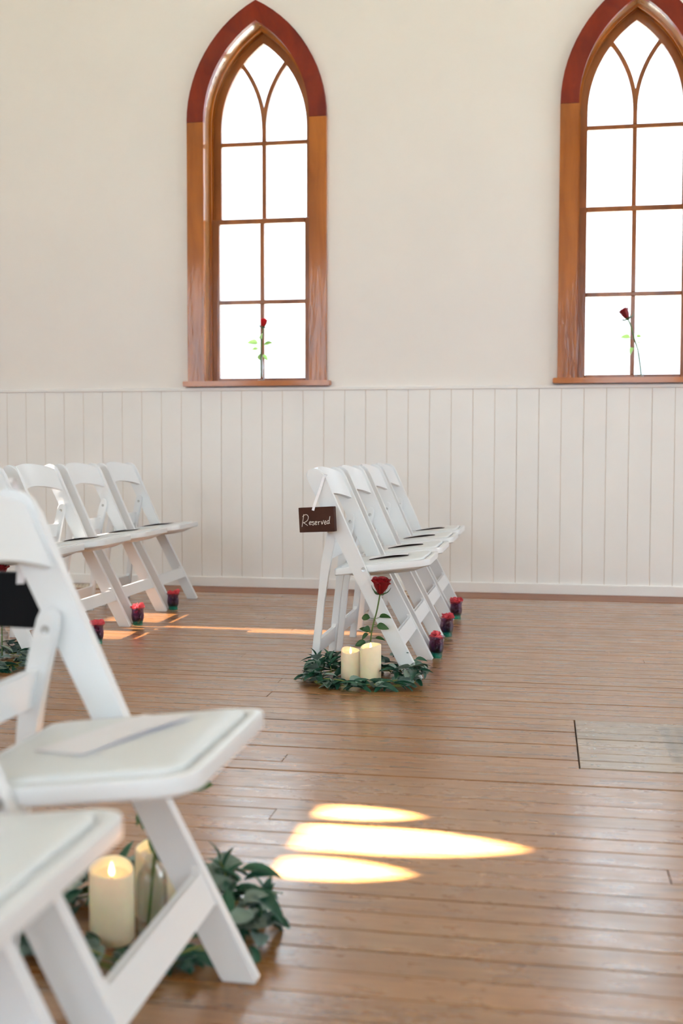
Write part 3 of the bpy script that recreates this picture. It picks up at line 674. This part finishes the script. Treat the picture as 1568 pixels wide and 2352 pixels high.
# ------------------------------------------------------------------ wreaths
def make_wreath(loc, rx, ry, seed, label, nl=120, sprigs=()):
    rnd = random.Random(seed); t = empty('eucalyptus_wreath', loc); tag(t, label, 'wreath')
    for k in range(3):
        P = []; ph = rnd.uniform(0, 6)
        for i in range(40):
            a = 2*PI*i/39*.985 + k*2.1; q = 1 + .07*math.sin(3*a+ph) + .04*math.sin(7*a+ph*2)
            P.append((rx*q*math.cos(a), ry*q*math.sin(a), .010 + .007*k + .004*math.sin(5*a+ph)))
        bm = bmesh.new(); add_tube(bm, P, .0022, 6); obj('stem', bm, M_TWIG, t, True)
    for i in range(nl):
        a = 2*PI*(i+rnd.uniform(-.4, .4))/nl; q = rnd.uniform(.78, 1.14)
        p = Vector((rx*q*math.cos(a), ry*q*math.sin(a), .010+rnd.uniform(0, .052)*(1.4-abs(q-.96)*3)))
        if math.sin(a) < -.5 and abs(math.cos(a)) < .75: p.z = min(p.z, .018)
        out = rnd.random() < .68
        tangent = a + PI/2 * (1 if (i//9) % 2 else -1)
        yaw = tangent + (rnd.uniform(.3, 1.1) if out else rnd.uniform(-.9, -.3))*(-1 if (i//9) % 2 else 1)
        pitch = rnd.uniform(-.1, .55) if out else rnd.uniform(.1, .8)
        e_zone = math.sin(a*2.5+seed) > .15
        if rnd.random() < (.68 if e_zone else .22): me = rnd.choice(LV_EUCA); sc = rnd.uniform(.85, 1.25)
        else: me = rnd.choice(LV_WILLOW); sc = rnd.uniform(.85, 1.3)
        if math.sin(a) < -.5 and abs(math.cos(a)) < .75: pitch = min(pitch, .22)
        # keep leaf tips above the floor
        if p.z + .055*sc*math.sin(pitch) < .006: pitch = .05
        put_leaf(me, t, p, yaw, pitch, rnd.uniform(-.6, .6), sc)
    for pts in sprigs:
        P = cat_rom([Vector(p)-Vector(loc) for p in pts], 5); bm = bmesh.new(); add_tube(bm, P, .0014, 6); obj('stem', bm, M_TWIG, t, True)
        for k_, f in enumerate((.35, .55, .7, .85, 1.0)):
            p = P[int(f*(len(P)-1))]; put_leaf(LV_WILLOW[k_ % 3], t, p, (.3 if k_ % 2 else 2.7)+rnd.uniform(-.3, .3), .9+.1*k_, rnd.uniform(-.5, .5)+.6, .7)
    return t
# ------------------------------------------------------------------ glasses with petals
GSC = (1.08, 1.08, .96)
def make_glass(loc, label, seed):
    t = empty('votive_glass', loc); t.scale = GSC; tag(t, label, 'glass', None)
    pf = [(0, .0), (.0215, 0), (.0225, .003), (.0225, .009), (.0215, .014), (.0245, .022), (.0275, .035), (.0285, .048), (.0272, .062), (.0262, .072), (.0275, .081), (.0328, .0895)]
    inn = [(.0316, .0895), (.0256, .080), (.0246, .071), (.0256, .061), (.0268, .048), (.0258, .036), (.0228, .024), (.014, .019), (0, .018)]
    obj('bowl', lathe(pf+inn, 28), M_TEAL, t, True)
    bm = bmesh.new(); add_tube(bm, [(.0322*math.cos(2*PI*k/28), .0322*math.sin(2*PI*k/28), .0898) for k in range(29)], .0009, 6, False); obj('rim', bm, M_GLASS, t, True)
    rnd = random.Random(seed)
    for nm, m_, n, deep in (('rose_petals', M_PETALD, 16, True), ('rose_petals', M_PETAL, 10, False)):
        bm = bmesh.new()
        for i in range(n):
            if deep: c = Vector((rnd.uniform(-.010, .010), rnd.uniform(-.010, .010), rnd.uniform(.030, .074))); s_ = rnd.uniform(.010, .013)
            else:
                aa = rnd.uniform(0, 2*PI); q_ = rnd.uniform(.006, .022); c = Vector((q_*math.cos(aa), q_*math.sin(aa), rnd.uniform(.088, .100))); s_ = rnd.uniform(.013, .019)
            R_ = Matrix.Rotation(rnd.uniform(0, 6.3), 3, 'Z') @ Matrix.Rotation(rnd.uniform(.2, 1.5), 3, 'X') @ Matrix.Rotation(rnd.uniform(0, 6.3), 3, 'Z')
            g = []
            for j in range(5):
                v = j/4*2-1; row = []
                for k in range(5):
                    u = k/4*2-1; uu = u*math.sqrt(1-v*v*.6)*.8; P = Vector((uu, v*math.sqrt(1-u*u*.3), .45*(u*u+v*v)-.3 + .12*math.sin(3*u+i)))*s_
                    q = R_ @ P + c
                    if deep:
                        rr = math.hypot(q.x, q.y)
                        if rr > .0235: q.x *= .0235/rr; q.y *= .0235/rr
                        q.z = max(q.z, .022)
                    row.append(bm.verts.new(q))
                g.append(row)
            for j in range(4):
                for k in range(4): bm.faces.new((g[j][k], g[j][k+1], g[j+1][k+1], g[j+1][k]))
        o = obj(nm, bm, m_, None, True); o.location = loc; o.scale = GSC
        tag(o, ('deep crimson rose petals filling ' if deep else 'bright red rose petals heaped on top of ') + PLACE[seed], 'petals', None, 'stuff')
    return t
PLACE = {}
# ------------------------------------------------------------------ reserved sign
STROKES = {'R': [[(322, 1038), (314, 1110), (293, 1240)], [(303, 1078), (335, 1048), (382, 1044), (408, 1080), (392, 1132), (342, 1168), (318, 1172), (358, 1194), (398, 1218)]],
 'e': [[(425, 1180), (462, 1166), (455, 1148), (432, 1156), (424, 1185), (440, 1203), (466, 1192)]],
 's': [[(514, 1152), (488, 1148), (481, 1163), (510, 1178), (513, 1196), (492, 1206), (478, 1194)]],
 'e.': [[(530, 1178), (562, 1162), (553, 1143), (535, 1153), (530, 1184), (545, 1200), (568, 1188)]],
 'r': [[(585, 1140), (592, 1165), (597, 1198)], [(594, 1166), (604, 1148), (622, 1142)]],
 'v': [[(640, 1135), (655, 1178), (663, 1180), (685, 1120)]],
 'e..': [[(700, 1165), (730, 1148), (722, 1128), (705, 1139), (700, 1170), (715, 1185), (740, 1172)]],
 'd': [[(785, 1128), (765, 1122), (750, 1145), (755, 1170), (772, 1172), (786, 1140), (800, 1052), (789, 1110), (785, 1150), (798, 1172)]]}
def make_sign(loc, rz, roll, label, m, text=True):
    t = empty('reserved_sign', loc, rz); t.rotation_euler = (0, roll, rz); tag(t, label, 'sign')
    obj('board', box(-.0735, .0735, -.010, .010, -.046, .046, .0015), m, t)
    if text:
        for ch, sts in STROKES.items():
            bm = bmesh.new()
            for st in sts:
                P = []
                for x, y in st:
                    dx, dy = (x-552)/640*.147, -(y-1115)/640*.147; a = math.radians(-3.8)
                    P.append((dx*math.cos(a)-dy*math.sin(a), -.0104, dx*math.sin(a)+dy*math.cos(a)))
                add_tube(bm, cat_rom(P, 5), .00105, 6)
            obj('letter', bm, M_INK, t, True)
    return t
def ribbon(path, wdir, wd, label=None, parent=None, name='ribbon'):
    P = cat_rom(path, 5); bm = bmesh.new(); w_ = Vector(wdir).normalized()*wd/2; rows = []
    for i, p in enumerate(P):
        tng = (P[min(i+1, len(P)-1)]-P[max(i-1, 0)]).normalized(); n = tng.cross(w_).normalized()*.0003
        rows.append([bm.verts.new(p+w_+n), bm.verts.new(p-w_+n), bm.verts.new(p-w_-n), bm.verts.new(p+w_-n)])
    for a, b_ in zip(rows, rows[1:]):
        for k in range(4): bm.faces.new((a[k], a[(k+1) % 4], b_[(k+1) % 4], b_[k]))
    bm.faces.new(rows[0]); bm.faces.new(rows[-1][::-1])
    return obj(name, bm, M_RIBBON, parent, True)
# ------------------------------------------------------------------ programmes on the seats
def make_program(loc, rz, label, slope=True, lift=.010, L=.205, W=.10, group=None, page=None):
    """folded sheet: lower leaf flat, upper leaf lifting along its free long edge"""
    t = empty('paper_program', loc, rz); tag(t, label, 'program', group)
    for nm, lf in (('lower_leaf', 0), ('cover', 1)):
        bm = bmesh.new(); g = []; nu, nv = 10, 6
        for j in range(nv+1):
            v = j/nv; row = []
            for i in range(nu+1):
                u = i/nu-.5
                z = .0005 + lf*(.0011 + lift*((1-v)**1.6)*(.12+.88*math.cos(u*PI*.9))) + .001*math.sin(4*u)*lf
                row.append((u*L, (v-.5)*W*(1-.03*lf*v), z))
            g.append(row)
        T_ = [[bm.verts.new(p) for p in r] for r in g]; B_ = [[bm.verts.new((p[0], p[1], p[2]-.0004)) for p in r] for r in g]
        for j in range(nv):
            for i in range(nu): bm.faces.new((T_[j][i], T_[j][i+1], T_[j+1][i+1], T_[j+1][i])); bm.faces.new((B_[j][i], B_[j+1][i], B_[j+1][i+1], B_[j][i+1]))
        for i in range(nu): bm.faces.new((T_[0][i], B_[0][i], B_[0][i+1], T_[0][i+1])); bm.faces.new((T_[nv][i], T_[nv][i+1], B_[nv][i+1], B_[nv][i]))
        for j in range(nv): bm.faces.new((T_[j][0], T_[j+1][0], B_[j+1][0], B_[j][0])); bm.faces.new((T_[j][nu], B_[j][nu], B_[j+1][nu], T_[j+1][nu]))
        obj(nm, bm, M_PAPER if lf or page is None else page, t, True)
    t.rotation_mode = 'XYZ'
    t.rotation_euler = (Matrix.Rotation(-SA, 3, 'Y') @ Matrix.Rotation(rz, 3, 'Z')).to_euler()
    return t
# ================================================================== placing
XF = -.431; XB = -1.945
M_PAGE = simple('dark_page', (.16, .10, .085), .6)  # dark brown lower leaf, visible in the gap under the lifted cover
chair0 = make_chair(); first = [True]
def place(x, y, label, group, rz=0):
    c = chair0 if first[0] else copy_tree(chair0); first[0] = False
    c.location = (x, y, 0); c.rotation_euler = (0, 0, rz); tag(c, label, 'chair', group); return c
GR = 'white folding chairs of the far block, right row'; GL = 'white folding chairs of the far block, left row'; GF = 'white folding chairs in the foreground'
place(XF, 4.35, 'white folding chair with the brown reserved sign hanging on its back', GR)
place(XF, 4.88, 'white folding chair directly behind the one with the reserved sign', GR)
place(XF, 5.435, 'white folding chair third from the aisle in the reserved sign row', GR)
place(XF-.004, 5.975, 'white folding chair nearest the wall in the reserved sign row', GR)
place(XB, 4.40, 'white folding chair at the aisle end of left row, behind the black sign', GL)
place(XB, 4.955, 'white folding chair second from the aisle in the left row', GL)
place(XB, 5.485, 'white folding chair third from the aisle in the left row', GL)
place(XB, 6.02, 'white folding chair nearest the wall in the left row', GL)
place(-.436, 1.500, 'large blurred white folding chair in the foreground with a paper on its seat', GF)
place(-.466, .990, 'closest white folding chair, cut off by the lower left corner', GF)
# programmes
def seat_z(xc, x): return ztop(x-xc) + .0100
for xc, yc, rz, lb, gp in ((XF, 4.35, .10, 'white paper programme curling on the seat with the reserved sign', None), (XF, 4.88, .12, 'white paper programme on the second seat of the reserved sign row', None),
    (XF, 5.435, .10, 'white paper programme on the third seat of the reserved sign row', None), (XF, 5.975, .08, 'white paper programme on the seat nearest the wall, reserved sign row', None),
    (XB, 4.955, .1, 'white paper programme on the second seat of the left row', None), (XB, 5.485, .12, 'white paper programme on the third seat of the left row', None), (XB, 6.02, .1, 'white paper programme on the seat nearest the wall in the left row', None)):
    x = xc-.15; make_program((x, yc-.02, seat_z(xc, x)+.0015), rz, lb, lift=.0060, L=.15, W=.12, group='programmes on the seats', page=M_PAGE)
make_program((-.598, 1.52, seat_z(-.436, -.598)+.0012), math.radians(62), 'white paper programme lying on the large foreground seat', lift=.004, L=.205, W=.108, group='programmes on the seats')
make_program((-.63, 1.00, seat_z(-.466, -.63)+.0012), math.radians(70), 'white paper programme on the closest seat, cut off by the left edge', lift=.004, L=.205, W=.108, group='programmes on the seats')
# signs and ribbons
sg = make_sign((-.8175, 4.100, .5925), math.radians(-17), math.radians(-3.4), 'dark brown wooden sign reading Reserved in white handwriting, hung on white chair', M_SIGN)
def world_ribbon(paths, sign):
    for p, wdir, wd in paths:
        r = ribbon(p, wdir, wd); r.parent = sign; r.matrix_parent_inverse = sign.matrix_basis.inverted()
bpy.context.view_layer.update()
world_ribbon([([(-.832, 4.086, .626), (-.826, 4.090, .650), (-.812, 4.112, .700), (-.800, 4.121, .742), (-.796, 4.126, .752), (-.792, 4.140, .758), (-.800, 4.160, .752)], (1, .1, -.35), .0095)], sg)
sg2 = make_sign((-.850, 1.760, .5935), math.radians(2), math.radians(1.0), 'black wooden sign hung on the far side of the blurred foreground chair', M_SIGNBLK, False)
world_ribbon([([(-.849, 1.746, .622), (-.846, 1.742, .640), (-.838, 1.728, .668), (-.834, 1.722, .70)], (1, 0, .1), .014), ([(-.849, 1.746, .622), (-.852, 1.760, .650), (-.848, 1.775, .700), (-.860, 1.750, .789), (-.862, 1.735, .790)], (1, 0, 0), .010)], sg2)
# candles
make_candle((-.690, 4.085, 0), .0355, .113, 'shorter lit ivory pillar candle, left one in the wreath below the reserved sign', 1, 1.9)
make_candle((-.607, 4.030, 0), .0380, .142, 'taller lit ivory pillar candle, right one in the wreath below the reserved sign', 2, .6)
make_candle((-.722, 1.815, 0), .0385, .126, 'blurred lit ivory pillar candle standing left in the foreground wreath', 3, 2.2)
make_candle((-.682, 1.930, 0), .0385, .130, 'blurred ivory pillar candle behind the bottle and the foreground chair leg', 4, 1.0)
# bottles with roses
make_bottle((-.624, 4.099, 0), 'clear glass bottle behind the candles by the reserved sign chair')
make_rose((-.624, 4.099, 0), [(.004, .0, .01), (.002, 0, .10), (.006, 0, .15), (.014, -.004, .20), (.030, -.008, .26), (.042, -.010, .322)], 'dark red rose standing in a bottle in front of the reserved sign chair',
          1.12, [(.72, 2.9, .15, 1.0), (.72, .3, .35, 1.0), (.66, -.5, -.1, 1.0), (.62, .1, .1, .8), (.52, 2.6, .35, .9), (.52, -1.6, .6, 1.2), (.45, .0, -.05, .9), (.43, 3.4, -.35, 1.0), (.55, -2.4, -.5, .9)], 1, head_dir=(.12, -.18, 1))
make_bottle((-.662, 1.850, 0), 'blurred clear glass bottle between the candles of the foreground wreath')
make_rose((-.662, 1.850, 0), [(-.008, .0, .012), (.0, 0, .09), (.005, 0, .14), (.008, .01, .21), (.012, .02, .27), (.016, .03, .31)], 'blurred rose in the foreground bottle, its leaves showing past the chair leg',
          1.1, [(.74, 3.0, -1.0, 1.5), (.70, 3.3, -1.2, 1.2), (.76, .1, .2, 1.5), (.66, -1.4, -1.55, 1.6), (.9, .3, .1, .9)], 2)
make_bottle((-2.150, 4.25, 0), 'clear glass bottle at the aisle end of the left row, behind the black sign')
make_rose((-2.150, 4.25, 0), [(.0, .0, .01), (.0, 0, .12), (.0, 0, .20), (-.006, .0, .27), (-.012, .0, .325)], 'red rose half hidden above the black sign at the left edge', 1.25, [(.6, 2.6, .2, 1), (.7, .2, .2, 1)], 3, head_dir=(.15, -.1, 1))
bw = make_bottle((WX[2]+.032, D+.012, 1.2795), 'clear glass bottle holding a rose on the right window sill')
make_rose((WX[2]+.032, D+.012, 1.2795), [(.012, .0, .012), (.0, 0, .10), (-.010, 0, .16), (-.030, -.005, .22), (-.050, -.01, .29), (-.068, -.012, .335)], 'dark red rose leaning left in a bottle on the right window sill', 1.45,
          [(.60, 2.7, .35, 1.5), (.55, .3, .2, .6), (.52, 3.6, -.9, 1.4), (.66, .5, .3, .9)], 4, True, True, head_dir=(-.5, -.1, 1), sr=.0042)
# slim bud vase
t = empty('bud_vase', (WX[1]+.022, D+.012, 1.2795)); tag(t, 'slim clear glass bud vase on the left window sill', 'vase')
obj('body', lathe([(0, .003), (.019, .002), (.0205, 0), (.021, .005), (.0195, .016), (.0125, .024), (.0115, .04), (.0150, .085), (.0120, .120), (.0085, .138), (.0125, .158), (.0115, .158), (.0072, .138), (.0105, .12), (.0135, .085), (.0098, .04), (.005, .022), (0, .02)], 26), M_GLASS, t, True)
obj('base', lathe([(0, .0), (.0205, 0), (.0215, .002), (.0205, .0045), (0, .0045)], 26), M_GLASS, t, True)
make_rose((WX[1]+.022, D+.012, 1.2795), [(.0, .0, .025), (.0, 0, .13), (.002, 0, .20), (.008, 0, .27), (.014, 0, .325)], 'bright red rosebud upright in the bud vase on the left window sill', 1.2,
          [(.62, 2.9, .35, 1.5), (.60, .2, .25, 1.2), (.64, -1.4, .9, 1.3), (.5, 3.5, -.1, 1.0), (.46, -1.6, -.9, 1.4), (.55, .5, .5, 1.2), (.42, .3, -1.0, 1.1)], 5, True, True, sr=.0042, pm=M_ROSELIT)
# wreaths
make_wreath((-.640, 4.085, 0), .190, .150, 11, 'green eucalyptus and willow leaf wreath around the two candles by the reserved sign', 240, [((-.80, 4.10, .02), (-.815, 4.11, .05), (-.825, 4.115, .075)), ((-.76, 4.08, .03), (-.77, 4.10, .055), (-.775, 4.11, .075))])
make_wreath((-.680, 1.870, 0), .190, .165, 23, 'blurred eucalyptus wreath on the floor under the foreground chair', 230, [((-.565, 1.95, .02), (-.562, 1.96, .045), (-.565, 1.97, .07), (-.575, 1.97, .092)), ((-.50, 1.93, .02), (-.49, 1.93, .035), (-.48, 1.93, .05))])
make_wreath((-2.150, 4.140, 0), .190, .150, 37, 'eucalyptus wreath at the left edge below the black sign', 230)
# upright sprigs on the foreground wreath
# glasses
GS = [((-0.424, 4.628, 0), 'the glass nearest the reserved sign chair', 'teal and purple glass of red petals nearest the reserved sign chair'),
      ((-0.426, 5.165, 0), 'the middle glass of the right row', 'teal and purple glass of red petals at the second chair gap, right row'),
      ((-0.426, 5.728, 0), 'the glass nearest the wall in the right row', 'teal and purple glass of petals at the gap nearest the wall, right row'),
      ((-1.938, 5.775, 0), 'the glass nearest the wall in the left row', 'teal based glass of pink petals nearest the wall in the left row'),
      ((-1.932, 5.221, 0), 'the middle glass of the left row', 'teal and magenta glass of pink petals standing in sunlight, left row'),
      ((-1.920, 4.678, 0), 'the glass half hidden by the foreground chair back', 'glass of pink petals half hidden behind the blurred foreground chair back')]
for i, (loc, pl, lb) in enumerate(GS): PLACE[50+i] = pl
for i, (loc, pl, lb) in enumerate(GS): make_glass(loc, lb, 50+i)['group'] = 'petal glasses beside the chairs'
